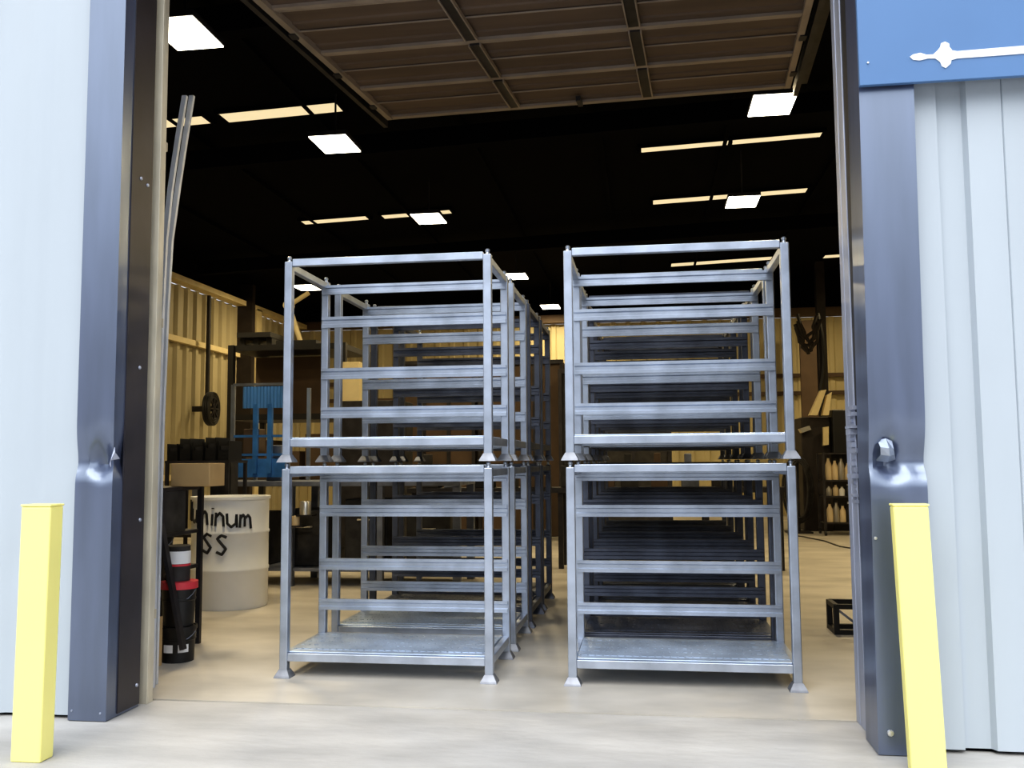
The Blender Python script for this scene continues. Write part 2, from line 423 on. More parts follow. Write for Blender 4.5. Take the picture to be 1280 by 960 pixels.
pts = [S(*p) for p in pix]
e1, e0 = pts[14], pts[15]
pts[14] = (2.58, e1[1]+.005); pts[15] = (2.58, e0[1]+.005)
bm = B(); flat(bm, pts, -.006, 0, (1.16, 3.475)); obj('arrow_emblem', bm, 'white', sg)
screws([(.045, -.004, .12)], 'y', sg, .006)

# ------------------------------------------------------------------ bollards
def bollard(label, x, y, w, d, h, lean):
    t = thing('bollard', label, 'bollard', (x, y, 0), group='yellow door bollards')
    bm = B(); box(bm, -w/2, w/2, 0, d, 0, h)
    for v_ in bm.verts: v_.co.x += lean*(1-v_.co.z/h)
    obj('sleeve', bm, 'yellow', t, bevel=.008)
    bm = B(); box(bm, -w/2-.003, w/2+.003, -.003, d+.003, h, h+.012)
    obj('cap', bm, 'yellow', t, bevel=.004)
bollard('yellow square safety bollard in front of the left door trim', -3.12, 4.42, .165, .11, 1.282, -.012)
bollard('yellow square safety bollard in front of the right door trim', 1.275, 4.80, .165, .07, 1.265, .035)

# ------------------------------------------------------------------ stacking racks
W, D, H = 1.52, .84, 1.5
P_ = .058
M['steel_shade'] = mat('shaded rack steel', (.13, .145, .19), .42, .6, var=.3, vscale=5, bump=.03, bscale=25)  # darker copy of the rack steel; shade of the deeper racks put into the colour
def rack(label, mm=None):
    mm = mm or {}
    t = thing('stacking_rack', label, 'rack', group='steel stacking racks')
    pm = None
    for ix, sx in enumerate((-1, 1)):
        for iy, yy in enumerate((P_/2, D-P_/2)):
            x_ = sx*(W/2-P_/2)
            bm = B(); box(bm, -P_/2, P_/2, -P_/2, P_/2, .035, 1.455)
            p = obj('post', bm, mm.get('steel', 'steel'), t, bevel=.006, loc=(x_, yy, 0))
            bm = B()
            lo = [bm.verts.new((a*.058, b*.058, .001)) for a, b in ((-1, -1), (1, -1), (1, 1), (-1, 1))]
            mi = [bm.verts.new((a*.054, b*.054, .014)) for a, b in ((-1, -1), (1, -1), (1, 1), (-1, 1))]
            hi = [bm.verts.new((a*.031, b*.031, .055)) for a, b in ((-1, -1), (1, -1), (1, 1), (-1, 1))]
            for q, r_ in ((lo, mi), (mi, hi)):
                for k in range(4): bm.faces.new((q[k], q[(k+1) % 4], r_[(k+1) % 4], r_[k]))
            obj('foot', bm, mm.get('steel', 'foot'), p)
            bm = B(); lathe(bm, [(.0, 1.455), (.016, 1.456), (.012, 1.470), (.017, 1.478), (.017, 1.488), (.010, 1.496), (0, 1.498)], 14)
            obj('stacking_pin', bm, 'steel', p, smooth=True)
    xi = W/2-P_
    def rail(name, x0, x1, y0, y1, z0, z1, m='steel'):
        bm = B(); box(bm, x0, x1, y0, y1, z0, z1); return obj(name, bm, mm.get(m, m), t, bevel=.004)
    # front rails between posts
    rail('top_rail', -xi, xi, .004, .054, 1.420, 1.473)
    rail('deck_rail', -xi, xi, .004, .054, .112, .168)
    rail('deck_rail', -xi, xi, D-.054, D-.004, .112, .168)
    # back rails lap the front of the rear posts
    def channel(z, h):
        bm = B(); y0 = D-P_-.026; y1 = D-P_-.001; x1 = W/2-.012
        prof = [(y0, z), (y0, z+h*.30), (y0+.016, z+h*.36), (y0+.016, z+h*.66), (y0, z+h*.74), (y0, z+h), (y1, z+h), (y1, z)]
        a = [bm.verts.new((-x1, p, q)) for p, q in prof]; b = [bm.verts.new((x1, p, q)) for p, q in prof]
        n = len(prof); bm.faces.new(a); bm.faces.new(b[::-1])
        for k in range(n): bm.faces.new((a[k], b[k], b[(k+1) % n], a[(k+1) % n]))
        obj('cross_rail', bm, mm.get('steel', 'steel'), t)
    for z, h in ((1.345, .075), (1.075, .088), (.660, .088), (.350, .085)): channel(z, h)
    for s in (-1, 1):
        x0, x1 = sorted((s*(W/2-.052), s*(W/2-.006)))
        rail('side_rail', x0, x1, P_, D-P_, 1.395, 1.445)
        rail('side_rail', x0, x1, P_, D-P_, .112, .168)
    # perforated deck
    bm = B(); ys = [.055, .12, .138, .25, .268, .38, .398, .51, .528, .64, .658, .735]
    xs = []; x_ = -xi
    xs = [-xi+k*(2*xi)/112 for k in range(113)]
    for j in range(len(ys)-1):
        hole = (j % 2 == 1)
        if not hole:
            vs = [bm.verts.new(p) for p in ((-xi, ys[j], .176), (xi, ys[j], .176), (xi, ys[j+1], .176), (-xi, ys[j+1], .176))]; bm.faces.new(vs)
            if j: 
                vs = [bm.verts.new(p) for p in ((-xi, ys[j]+.004, .176), (xi, ys[j]+.004, .176), (xi, ys[j]+.004, .135), (-xi, ys[j]+.004, .135))]; bm.faces.new(vs)
        else:
            for k in range(112):
                if k % 4 == 1: continue
                vs = [bm.verts.new(p) for p in ((xs[k], ys[j], .176), (xs[k+1], ys[j], .176), (xs[k+1], ys[j+1], .176), (xs[k], ys[j+1], .176))]; bm.faces.new(vs)
    obj('perforated_deck', bm, mm.get('steel_deck', 'steel_deck'), t, solid=-.004)
    # hold-down lip along the deck front
    rail('deck_lip', -xi, xi, .03, .062, .169, .178, 'steel_deck')
    return t
colsx = ((-1.815, (6.34, 7.42, 8.45, 9.46), 'left'), (.215, (6.34, 7.29, 8.24, 9.2, 10.15, 11.1), 'right'))
ordn = ('front', 'second', 'third', 'fourth', 'fifth', 'sixth')
first = {}
rj = random.Random(5)
for cx, ys, cn in colsx:
    for i, y in enumerate(ys):
        for lv, ln in enumerate(('lower', 'upper')):
            lb = '%s bare steel stacking rack of the %s pair in the %s row of racks' % (ln, ordn[i], cn)
            dx = 0 if i == 0 else rj.uniform(-.012, .012)
            loc = (cx+dx, y, lv*1.5)
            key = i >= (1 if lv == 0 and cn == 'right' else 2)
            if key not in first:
                first[key] = rack(lb, {'steel': 'steel_shade', 'steel_deck': 'steel_shade'} if key else None); first[key].location = loc
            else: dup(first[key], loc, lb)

# ------------------------------------------------------------------ lamps
LP = [((231, 43), 'bright square high bay lamp beside the left door track'), ((419, 181), 'high bay lamp hanging left of the open door panel edge'),
      ((536, 274), 'small high bay lamp above the middle of the left racks'), ((645, 346), 'far lamp just over the right end of the left racks'),
      ((688, 384), 'farthest lamp, low in the gap between the two rows of racks'), ((965, 132), 'bright high bay lamp under the right corner of the open door panel'),
      ((928, 253), 'small high bay lamp on a rod above the right racks'), ((383, 360), 'far lamp seen inside the top left corner of the left racks')]
lamp = None
for (px, py), lb in LP:
    p = at(px, py, 2, 5.6)
    hz = roofz(p.x)-5.6
    t = thing('high_bay_lamp', lb, 'lamp', p, group='high bay lamps')
    bm = B(); box(bm, -.25, .25, -.33, .33, .012, .07); obj('housing', bm, 'darksteel', t)
    bm = B(); box(bm, -.24, .24, -.32, .32, 0, .011); obj('diffuser', bm, 'lamp', t)
    bm = B(); bar(bm, (0, 0, .07), (0, 0, hz), .02); obj('hanging_rod', bm, 'darksteel', t)
    ld = bpy.data.lights.new('lamp_light', 'AREA'); ld.shape = 'RECTANGLE'; ld.size = .46; ld.size_y = .6; ld.energy = 88; ld.color = (1, .80, .46)
    lo = bpy.data.objects.new('lamp_light', ld); COL.objects.link(lo); lo.parent = t; lo.location = (0, 0, -.02)
# more lamps of the same rows over the unseen right of the hall
for p in ((6.2, 10.8, 5.6), (6.0, 17.5, 5.6), (5.2, 22.5, 5.6), (-7.8, 14.0, 5.6)):
    ld = bpy.data.lights.new('lamp_light', 'AREA'); ld.shape = 'RECTANGLE'; ld.size = .46; ld.size_y = .6; ld.energy = 88; ld.color = (1, .80, .46)
    lo = bpy.data.objects.new('lamp_light', ld); COL.objects.link(lo); lo.location = p

# ------------------------------------------------------------------ leaning channels at the left
def strip(px, yd, w, label):
    pts = [at(x, y, 1, yy) for x, y, yy in px]
    t = thing('steel_channel', label, 'channel', group='leaning steel channels')
    bm = B()
    prof = [(-w/2, 0), (w/2, 0), (w/2, w*.8), (w/2-.004, w*.8), (w/2-.004, .004), (-w/2+.004, .004), (-w/2+.004, w*.8), (-w/2, w*.8)]
    rings = [[bm.verts.new((p.x+a, p.y+b, p.z)) for a, b in prof] for p in pts]
    for a, b in zip(rings, rings[1:]):
        for k in range(8): bm.faces.new((a[k], a[(k+1) % 8], b[(k+1) % 8], b[k]))
    obj('channel_body', bm, 'channel', t)
strip([(230, 119, 6.25), (221, 175, 6.22), (212, 235, 6.2), (205, 300, 6.15), (201, 380, 6.1), (196, 520, 6.05), (192, 660, 6.0), (188, 872, 5.95)], 6.1, .035, 'left one of two thin steel channels leaning behind the left jamb')
strip([(239, 119, 6.35), (230, 175, 6.32), (221, 235, 6.3), (212, 300, 6.25), (207, 380, 6.2), (201, 520, 6.15), (197, 660, 6.12), (192, 866, 6.05)], 6.1, .035, 'right one of two thin steel channels leaning behind the left jamb')

# ------------------------------------------------------------------ left clutter: shelf cart with pails
def pbox(name, px0, py0, px1, py1, Y, dep, m, label=None, cat=None, parent=None, group=None, bevel=.006, lift=None):
    a = at(px0, py1, 1, Y); b = at(px1, py0, 1, Y)
    bm = B(); box(bm, a.x, b.x, Y, Y+dep, (a.z if lift is None else lift), b.z)
    o = obj(name, bm, m, parent, bevel=bevel)
    if label: tag(o, label, cat, group)
    return o
cart = thing('shelf_cart', 'dark steel shelf cart loaded with black pails beside the left jamb', 'shelf')
cx0, cx1, cy0, cy1 = -4.40, -3.74, 6.82, 7.45
for z in (.10, .66, .95, 1.31):
    bm = B(); box(bm, cx0, cx1, cy0, cy1, z-.03, z); obj('shelf', bm, 'darksteel', cart, bevel=.004)
for x_, y_ in ((cx0, cy0), (cx1, cy0), (cx0, cy1), (cx1, cy1)):
    bm = B(); bar(bm, (x_, y_, 0), (x_, y_, 1.31), .04); obj('leg', bm, 'darksteel', cart)
bm = B(); bar(bm, at(201, 655, 1, 6.62), at(229, 812, 1, 6.62), .055, .03); obj('diagonal_brace', bm, 'darksteel', cart)
def pail(x, y, z, r, h, label, lid=None, lab=True, m='black'):
    t = thing('pail', label, 'pail', (x, y, z), group='pails on the shelf cart')
    bm = B(); lathe(bm, [(0, 0), (r*.88, 0), (r*.94, h*.6), (r*.99, h*.62), (r*.99, h*.66), (r*.96, h*.66), (r, h*.9), (r*1.04, h*.9), (r*1.04, h), (r*.95, h), (r*.94, h*.97), (0, h*.97)], 30)
    obj('pail_body', bm, m, t, smooth=True)
    if lid:
        bm = B(); lathe(bm, [(0, h+.001), (r*1.07, h+.001), (r*1.08, h-.035), (r*1.10, h-.035), (r*1.1, h+.018), (r*.9, h+.022), (0, h+.018)], 30); obj('lid', bm, lid, t, smooth=True)
    if lab:
        for a0, a1 in ((-110, -78), (-62, -28)):
            bm = B(); q = []
            for k in range(7):
                a = math.radians(a0+(a1-a0)*k/6); rr = r*1.0
                q.append((bm.verts.new((rr*math.cos(a), rr*math.sin(a), h*.30)), bm.verts.new((rr*math.cos(a), rr*math.sin(a), h*.52))))
            for u_, v_ in zip(q, q[1:]): bm.faces.new((u_[0], v_[0], v_[1], u_[1]))
            obj('paper_label', bm, 'label', t, solid=.002)
    bm = B(); tube(bm, [(math.cos(a)*r*1.05, -abs(math.sin(a))*r*.55-.3*r*abs(math.sin(a)), h*.85-abs(math.sin(a))*h*.3) for a in [math.pi*k/10 for k in range(11)]], .003, 6); obj('wire_handle', bm, 'steel_dull', t)
pail(-3.575, 6.80, .0, .135, .265, 'short black pail with white paper labels on the floor under the red-lidded pail')
pail(-3.575, 6.80, .266, .128, .315, 'black pail with a bright red lid stacked on another pail', 'red', False)
for i, (x_, z_, hh) in enumerate(((-3.90, .661, .26), (-4.33, .661, .25))):
    pail(x_, 7.05, z_, .12, hh, ('black pail without a lid on the middle shelf of the cart, nearer the drum', 'black pail on the middle shelf of the cart, nearer the jamb')[i], None, False)
pail(-3.93, 7.10, .101, .13, .46, 'black pail with paper labels on the lowest shelf of the cart')
t = thing('paint_can', 'small black can with a white band standing on the red pail lid', 'can', (-3.585, 6.80, .604))
bm = B(); lathe(bm, [(0, 0), (.088, 0), (.088, .255), (.092, .262), (.08, .268), (0, .262)], 28); obj('can_body', bm, 'blackrub', t, smooth=True)
bm = B(); lathe(bm, [(.0885, .13), (.0905, .13), (.0905, .225), (.0885, .225)], 28); obj('white_band', bm, 'label', t, smooth=True)
bm = B(); lathe(bm, [(.0885, .112), (.0908, .112), (.0908, .128), (.0885, .128)], 28); obj('red_stripe', bm, 'red', t, smooth=True)
for i, (x_, w_, h_) in enumerate(((-4.36, .18, .25), (-4.16, .22, .33), (-3.93, .2, .345))):
    bm = B(); box(bm, x_, x_+w_-.01, 6.86, 7.2, .951, .951+h_*.95)
    tag(obj('storage_box', bm, 'blackrub', bevel=.006), ('black storage box at the jamb end of the upper cart shelf', 'tallest black storage box, middle of the upper cart shelf', 'black storage box at the drum end of the upper cart shelf')[i], 'box', 'black boxes on the shelf cart')
pbox('cardboard_box', 213, 579, 262, 610, 7.12, .28, 'card', 'plain brown cardboard box on top of the shelf cart', 'box', lift=1.311)
pbox('tool_case', 262, 577, 289, 640, 10.46, .2, 'blackrub', 'narrow dark tool case standing between the cardboard box and the blue stillage', 'case', lift=.0)
t = thing('tray', 'black shallow tray with a pale lining on top of the shelf cart', 'tray', (-4.03, 6.80, 1.312))
bm = B(); lathe(bm, [(0, 0), (.10, 0), (.15, .05), (.16, .05), (.16, .055), (.145, .055), (.098, .006), (0, .006)], 24); bmesh.ops.scale(bm, vec=(1, .6, 1), verts=bm.verts); obj('tray_body', bm, 'black', t, smooth=True)
bm = B(); lathe(bm, [(0, .008), (.09, .009), (.135, .045), (.13, .047), (.088, .014), (0, .013)], 24); bmesh.ops.scale(bm, vec=(1, .55, 1), verts=bm.verts); obj('lining', bm, 'label', t, smooth=True)

# floor crate behind pail
t = thing('wooden_crate', 'small tan crate on the floor against the left jamb', 'crate', (-3.92, 6.32, 0))
for k in range(4):
    bm = B(); box(bm, 0, .30, 0, .3, .02+k*.085, .09+k*.085); obj('slat', bm, 'card', t, bevel=.003)
bm = B(); box(bm, -.01, .0, -.01, .31, 0, .36); box(bm, .30, .31, -.01, .31, 0, .36); obj('end_board', bm, 'card', t)

# white drum with handwriting
dx, dy, dr, dh = -4.39, 9.43, .395, 1.15
drum = thing('drum', 'large white drum with black handwritten letters behind the shelf cart', 'drum', (dx, dy, 0))
bm = B(); lathe(bm, [(0, 0), (dr*.97, 0), (dr, .03), (dr, .38), (dr+.008, .39), (dr+.008, .41), (dr, .42), (dr, .76), (dr+.008, .77), (dr+.008, .79), (dr, .80), (dr, dh-.03), (dr+.015, dh-.03), (dr+.015, dh), (dr-.01, dh), (dr-.012, dh-.05), (0, dh-.05)], 56)
obj('drum_body', bm, 'drum', drum, smooth=True)
def stroke(parent, pts, r=.012):
    """marker stroke on the drum: pts (arc metres from the drum centre line facing the camera, height)"""
    bm = B(); q = []
    dense = []
    for (a, b), (c, d) in zip(pts, pts[1:]):
        for k in range(5): dense.append((a+(c-a)*k/5, b+(d-b)*k/5))
    dense.append(pts[-1])
    a0 = math.atan2(-dy, -dx)+.03
    for s, z in dense:
        a = a0+s/dr; q.append((math.cos(a)*(dr+.002), math.sin(a)*(dr+.002), z))
    tube(bm, q, r, 8); obj('letter_stroke', bm, 'ink', parent)
tilt = lambda pts, x, z, sx, sz: [(x+p[0]*sx, z+p[1]*sz-.10*(x+p[0]*sx)+.0) for p in pts]
G = {'A': [[(0, 0), (.5, 1.5), (1, 0)], [(.2, .6), (.85, .6)]], 'l': [[(.3, 1.5), (.3, 0)]],
     'u': [[(0, 1), (.05, .25), (.4, 0), (.8, .3), (.85, 1)], [(.85, 1), (.9, 0)]],
     'm': [[(0, 0), (.05, 1)], [(.05, .7), (.3, 1), (.45, .8), (.45, .1)], [(.45, .7), (.75, 1), (.95, .8), (1.05, 0)]],
     'i': [[(.2, 0), (.25, .85)], [(.27, 1.25), (.28, 1.32)]],
     'n': [[(0, 0), (.05, 1)], [(.05, .65), (.4, 1), (.7, .75), (.75, 0)]],
     'S': [[(.85, 1.3), (.45, 1.45), (.1, 1.15), (.45, .8), (.8, .45), (.5, 0), (.05, .15)]]}
x_ = -.72
for ch, adv in (('A', .15), ('l', .07), ('u', .13), ('m', .145), ('i', .06), ('n', .115), ('u', .13), ('m', .14)):
    for st in G[ch]: stroke(drum, tilt(st, x_, .845, .112, .135), .0135)
    x_ += adv
x_ = -.31
for ch in 'SS':
    for st in G[ch]: stroke(drum, tilt(st, x_, .56, .125, .135), .0145)
    x_ += .155

# items on the drum / behind: bench and blue stillage
bench = thing('work_bench', 'long dark steel workbench standing behind the white drum', 'bench')
bx0, bx1, by0, by1, bz = -5.6, -2.2, 10.9, 11.9, 1.27
bm = B(); box(bm, bx0, bx1, by0, by1, bz-.06, bz); obj('bench_top', bm, 'steel_dull', bench, bevel=.005)
for x_ in (bx0+.05, -4.33, -3.2, bx1-.05):
    for y_ in (by0+.06, by1-.06):
        bm = B(); bar(bm, (x_, y_, 0), (x_, y_, bz-.06), .09); obj('leg', bm, 'steel_dull', bench)
bm = B(); box(bm, bx0+.1, bx1-.1, by0+.05, by1, .18, .22); obj('lower_shelf', bm, 'steel_dull', bench)
rr = random.Random(11)
gl = ['black equipment case on the lower bench shelf, first from the drum', 'black equipment case on the lower bench shelf, second from the drum', 'black equipment case on the lower bench shelf, third from the drum', 'black equipment case on the lower bench shelf, fourth from the drum']
for k in range(4):
    bm = B(); x0 = bx0+.35+k*.78; hh = rr.uniform(.5, .85); box(bm, x0, x0+.55, by0+.2, by1-.2, .221, .221+hh)
    t = tag(obj('equipment_case', bm, 'blackrub', bevel=.02), gl[k], 'case', 'cases under the workbench')
    bm = B(); tube(bm, [(x0+.18, by0+.2, .22+hh*.7), (x0+.18, by0+.15, .22+hh*.7), (x0+.36, by0+.15, .22+hh*.7), (x0+.36, by0+.2, .22+hh*.7)], .012, 6); obj('handle', bm, 'galv', t)
# pale bits on the bench
for i, (px, py, s, mm, kind, lb) in enumerate(((384, 634, .085, 'weld', 'can', 'shiny pale can under the bench top behind the left rack post'), (372, 650, .06, 'bottle', 'can', 'small tan can below the shiny can behind the left rack post'))):
    q = at(px, py, 1, 10.86)
    t = thing('can', lb, 'can', (q.x, 10.80, q.z-s))
    bm = B(); lathe(bm, [(0, 0), (s*.8, 0), (s*.8, s*1.7), (s*.7, s*1.9), (0, s*1.9)], 20); obj('can_body', bm, mm, t, smooth=True)
    bm = B(); box(bm, -.1, .1, -.05, .12, -.02, 0); obj('bracket_shelf', bm, 'darksteel', t)

st = thing('stillage', 'cobalt blue steel stillage with a blue pleated sheet, on the workbench', 'stillage')
sy = 11.0
a = at(290, 592, 1, sy); b = at(345, 480, 1, sy)
sx0, sx1, sz0, sz1 = a.x, b.x+.17, bz, b.z
for x_, m_ in ((sx0, 'steel'), (sx1, 'steel')):
    for y_ in (sy, sy+.7):
        bm = B(); bar(bm, (x_, y_, sz0), (x_, y_, sz1), .045); obj('corner_post', bm, m_, st)
for z_ in (sz1, 1.83, 1.60):
    bm = B(); bar(bm, (sx0, sy, z_), (sx1, sy, z_), .03); obj('cross_bar', bm, 'steel' if z_ == sz1 else 'cobalt', st)
for fx in (.42, .68):
    bm = B(); bar(bm, (sx0+(sx1-sx0)*fx, sy-.01, sz0+.1), (sx0+(sx1-sx0)*fx, sy-.01, sz1-.25), .055); obj('upright', bm, 'cobalt', st)
bm = B(); box(bm, sx0+.02, sx1-.02, sy, sy+.02, sz0+.05, sz0+.28); obj('lower_panel', bm, 'cobalt', st)
for y0 in (sy-.02,):
    bm = B(); n_ = 26; pv = []
    for k in range(n_+1):
        x_ = sx0+.14+(sx1-sx0-.16)*k/n_; yy = y0-.012*(k % 2)
        pv.append((bm.verts.new((x_, yy, sz1-.30)), bm.verts.new((x_, yy, sz1-.03))))
    for p, q in zip(pv, pv[1:]): bm.faces.new((p[0], q[0], q[1], p[1]))
    obj('pleated_sheet', bm, 'bluesheet', st, solid=.004)
bm = B(); box(bm, sx0+.05, sx0+.26, sy+.2, sy+.4, sz0+.3, sz0+.66); tag(obj('carton', bm, 'brown', bevel=.01), 'brown carton inside the left end of the blue stillage', 'box')
bm = B(); box(bm, sx0+.36, sx0+.56, sy+.2, sy+.45, sz0+.001, sz0+.45); tag(obj('carton', bm, 'steel_dull', bevel=.01), 'grey carton inside the middle of the blue stillage', 'box')

# black bins on a tall shelf behind the cart
sh = thing('bin_shelf', 'dark shelf holding black bins in front of the tan left wall', 'shelf')
q0 = at(206, 576, 1, 9.9); q1 = at(286, 576, 1, 9.9)
for z_ in (q0.z, .7):
    bm = B(); box(bm, q0.x, q1.x, 9.9, 10.4, z_-.03, z_); obj('shelf_board', bm, 'darksteel', sh)
for x_ in (q0.x+.02, q1.x-.02):
    for y_ in (9.92, 10.38):
        bm = B(); bar(bm, (x_, y_, 0), (x_, y_, q0.z-.03), .035); obj('leg', bm, 'darksteel', sh)
n_ = 5
for k in range(n_):
    w_ = (q1.x-q0.x)/n_; x0 = q0.x+k*w_+.015; hh = (.19, .25, .21, .26, .22)[k]
    t = thing('parts_bin', 'black open-front parts bin, %s from the left on the bin shelf' % ('first', 'second', 'third', 'fourth', 'fifth')[k], 'bin', (x0, 9.92, q0.z), group='black parts bins')
    bm = B(); ww = w_-.03
    box(bm, 0, ww, 0, .35, 0, .01); box(bm, 0, .008, 0, .35, .01, hh); box(bm, ww-.008, ww, 0, .35, .01, hh); box(bm, .008, ww-.008, .34, .35, .01, hh); box(bm, .008, ww-.008, 0, .01, .01, hh*.55)
    obj('bin_body', bm, 'black', t)
    bm = B(); box(bm, .02, ww-.02, .03, .3, .012, hh*.75); obj('contents', bm, 'blackrub', t)
for i, (px0, px1, py0, py1) in enumerate(((236, 262, 640, 700),)):
    pass

# hose reel on the left wall, pipe above
q = at(264, 511, 0, XL+.5)
t = thing('hose_reel', 'round dark hose reel on the tan left wall beside the dark column', 'hose reel', (XL+.5, q.y, q.z))
bm = B()
for rr_ in (.20, .24, .28):
    for zz in (-.05, 0, .05):
        tube(bm, [(zz, rr_*math.cos(2*math.pi*k/28), rr_*math.sin(2*math.pi*k/28)*1.25) for k in range(28)], .03, 6, closed=True)
obj('coiled_hose', bm, 'black', t, smooth=True)
bm = B(); bar(bm, (-.42, 0, 0), (.08, 0, 0), .12); obj('hub', bm, 'darksteel', t)
bm = B()
for k in range(4):
    a = k*math.pi/4; bar(bm, (.07, -.2*math.cos(a), -.25*math.sin(a)), (.07, .2*math.cos(a), .25*math.sin(a)), .03)
obj('spokes', bm, 'darksteel', t)
bm = B(); q2 = at(268, 372, 0, XL+.35); tube(bm, [(XL+.35, q.y+.1, q.z+.3), (XL+.35, q.y+.1, q2.z)], .05, 8); tag(obj('wall_pipe', bm, 'browncol'), 'dark vertical pipe rising from the hose reel on the left wall', 'pipe')

# big shelving with brown panel
t = thing('storage_rack', 'tall black storage rack with brown backing behind the blue stillage', 'rack')
Y0 = 15.5
a = at(290, 432, 1, Y0); b = at(402, 432, 1, Y0)
for x_ in (a.x, b.x+.4):
    for y_ in (Y0, Y0+1.4):
        bm = B(); bar(bm, (x_, y_, 0), (x_, y_, a.z), .1); obj('upright', bm, 'black', t)
for z_ in (a.z, 2.35, 1.2, .25):
    bm = B(); box(bm, a.x, b.x+.4, Y0, Y0+1.4, z_-.1, z_); obj('shelf', bm, 'black', t)
bm = B(); box(bm, a.x+.06, b.x-.2, Y0+.9, Y0+.95, 2.36, a.z-.12); obj('backing_panel', bm, 'brown', t)
for i, (px0, px1, py0) in enumerate(((296, 338, 418), (310, 330, 424), (345, 395, 428))):
    u0 = at(px0, py0, 1, Y0+.3); u1 = at(px1, py0, 1, Y0+.3)
    if i == 1: continue
    bm = B(); box(bm, u0.x, u1.x, Y0+.3, Y0+.9, u0.z-.06, u0.z+.03)
    for k in range(3): xx = u0.x+(u1.x-u0.x)*(.1+.4*k); box(bm, xx-.05, xx+.05, Y0+.4, Y0+.8, a.z, u0.z-.06)
    tag(obj('steel_pallet', bm, 'black'), ('black pallet on the storage rack, nearer the left wall', '', 'black pallet on the storage rack under the slanted pale arm')[i], 'pallet', 'pallets on the storage rack')
for k in range(3):
    x0 = a.x+.2+k*.55; hh = (.7, .5, .8)[k]
    bm = B(); box(bm, x0, x0+.45, Y0+.2, Y0+.8, 1.201, 1.2+hh); tag(obj('crate', bm, 'brown', bevel=.01), ('brown crate on the middle level of the storage rack, left one', 'brown crate on the middle level of the storage rack, centre one', 'brown crate on the middle level of the storage rack, right one')[k], 'crate', 'crates on the storage rack')

# extraction arm (pale jointed)
Ya = 16.7
t = thing('extraction_arm', 'pale jointed arm reaching up under the far lamp at the left', 'arm')
p0, p1, p2 = at(376, 428, 1, Ya), at(361, 382, 1, Ya), at(386, 366, 1, Ya)
bm = B(); tube(bm, [p0, p1], .05, 12); obj('lower_tube', bm, 'cream', t)
bm = B(); tube(bm, [p1, p2], .045, 12); obj('upper_tube', bm, 'cream', t)
bm = B(); tube(bm, [p1+Vector((0, -.08, 0)), p1+Vector((0, .08, 0))], .09, 12); obj('joint', bm, 'cream', t)
bm = B(); tube(bm, [p0, Vector((p0.x, p0.y, a.z))], .07, 12); obj('pedestal', bm, 'darksteel', t)

# brown stacked sheets/partition behind left racks, cartons
def bigbox(name, px0, py0, px1, Y, dep, m, label, cat, base=0, group=None):
    a = at(px0, py0, 1, Y); b = at(px1, py0, 1, Y)
    t = thing(name, label, cat, group=group)
    bm = B(); box(bm, a.x, b.x, Y, Y+dep, base, a.z); obj('body', bm, m, t, bevel=.02)
    bm = B()
    w_ = b.x-a.x
    for k in range(4):
        xx = a.x+w_*k/3; bar(bm, (xx, Y-.03, base), (xx, Y-.03, a.z), .07, .05)
    bar(bm, (a.x, Y-.03, a.z-.04), (b.x, Y-.03, a.z-.04), .06, .08)
    obj('frame', bm, 'darksteel', t)
    return t
bigbox('cabinet', 500, 452, 592, 18.5, 1.2, 'brown', 'tall brown cabinet seen through the left racks, left of the pair', 'cabinet', group='brown cabinets')
bigbox('cabinet', 600, 452, 702, 18.5, 1.2, 'brown', 'tall brown cabinet seen through the left racks, nearer the aisle', 'cabinet', group='brown cabinets')
bigbox('machine', 700, 462, 835, 17.5, 1.6, 'blackrub', 'big black machine seen through the right racks', 'machine')
pbox('carton', 428, 452, 449, 492, 14.0, .4, 'cream', 'cream carton on a low cabinet seen through the left racks', 'box', lift=2.45)
t = thing('low_cabinet', 'dark low cabinet under the cream carton behind the left racks', 'cabinet')
u0 = at(420, 492, 1, 13.9); u1 = at(500, 492, 1, 13.9)
bm = B(); box(bm, u0.x, u1.x, 13.9, 14.7, 0.0, 2.449); obj('body', bm, 'blackrub', t, bevel=.01)
for k in range(4):
    bm = B(); box(bm, u0.x+.05, u1.x-.05, 13.87, 13.9, .2+k*.55, .66+k*.55); obj('drawer', bm, 'darksteel', t, bevel=.01)
# second long bench with scrap behind racks (eye-level clutter)
t = thing('assembly_table', 'long dark assembly table far behind both rack rows', 'table')
bm = B(); box(bm, -3.4, 1.85, 13.0, 13.6, 1.05, 1.12); obj('table_top', bm, 'darksteel', t)
for x_ in (-3.3, -1.2, .8, 1.78):
    for y_ in (13.06, 13.54):
        bm = B(); bar(bm, (x_, y_, 0), (x_, y_, 1.05), .07); obj('leg', bm, 'darksteel', t)
rr = random.Random(2)
scr = []
cols_ = ['left', 'right']
words = ['first', 'second', 'third', 'fourth', 'fifth', 'sixth', 'seventh', 'eighth', 'ninth', 'tenth', 'eleventh', 'twelfth']
for k in range(12):
    x0 = -3.3+k*.42; w_ = rr.uniform(.16, .34); hh = rr.uniform(.2, .5)
    mt = rr.choice(['blackrub', 'steel_dull', 'black', 'brown', 'blackrub', 'steel'])
    bm = B(); box(bm, x0, x0+w_, 13.1, 13.4, 1.121, 1.121+hh*.7)
    box(bm, x0+w_*.2, x0+w_*.6, 13.15, 13.35, 1.121+hh*.7, 1.121+hh)
    tag(obj('machine_part', bm, mt, bevel=.01), 'machine part on the far assembly table, %s from its left end' % words[k], 'part', 'parts on the assembly table')

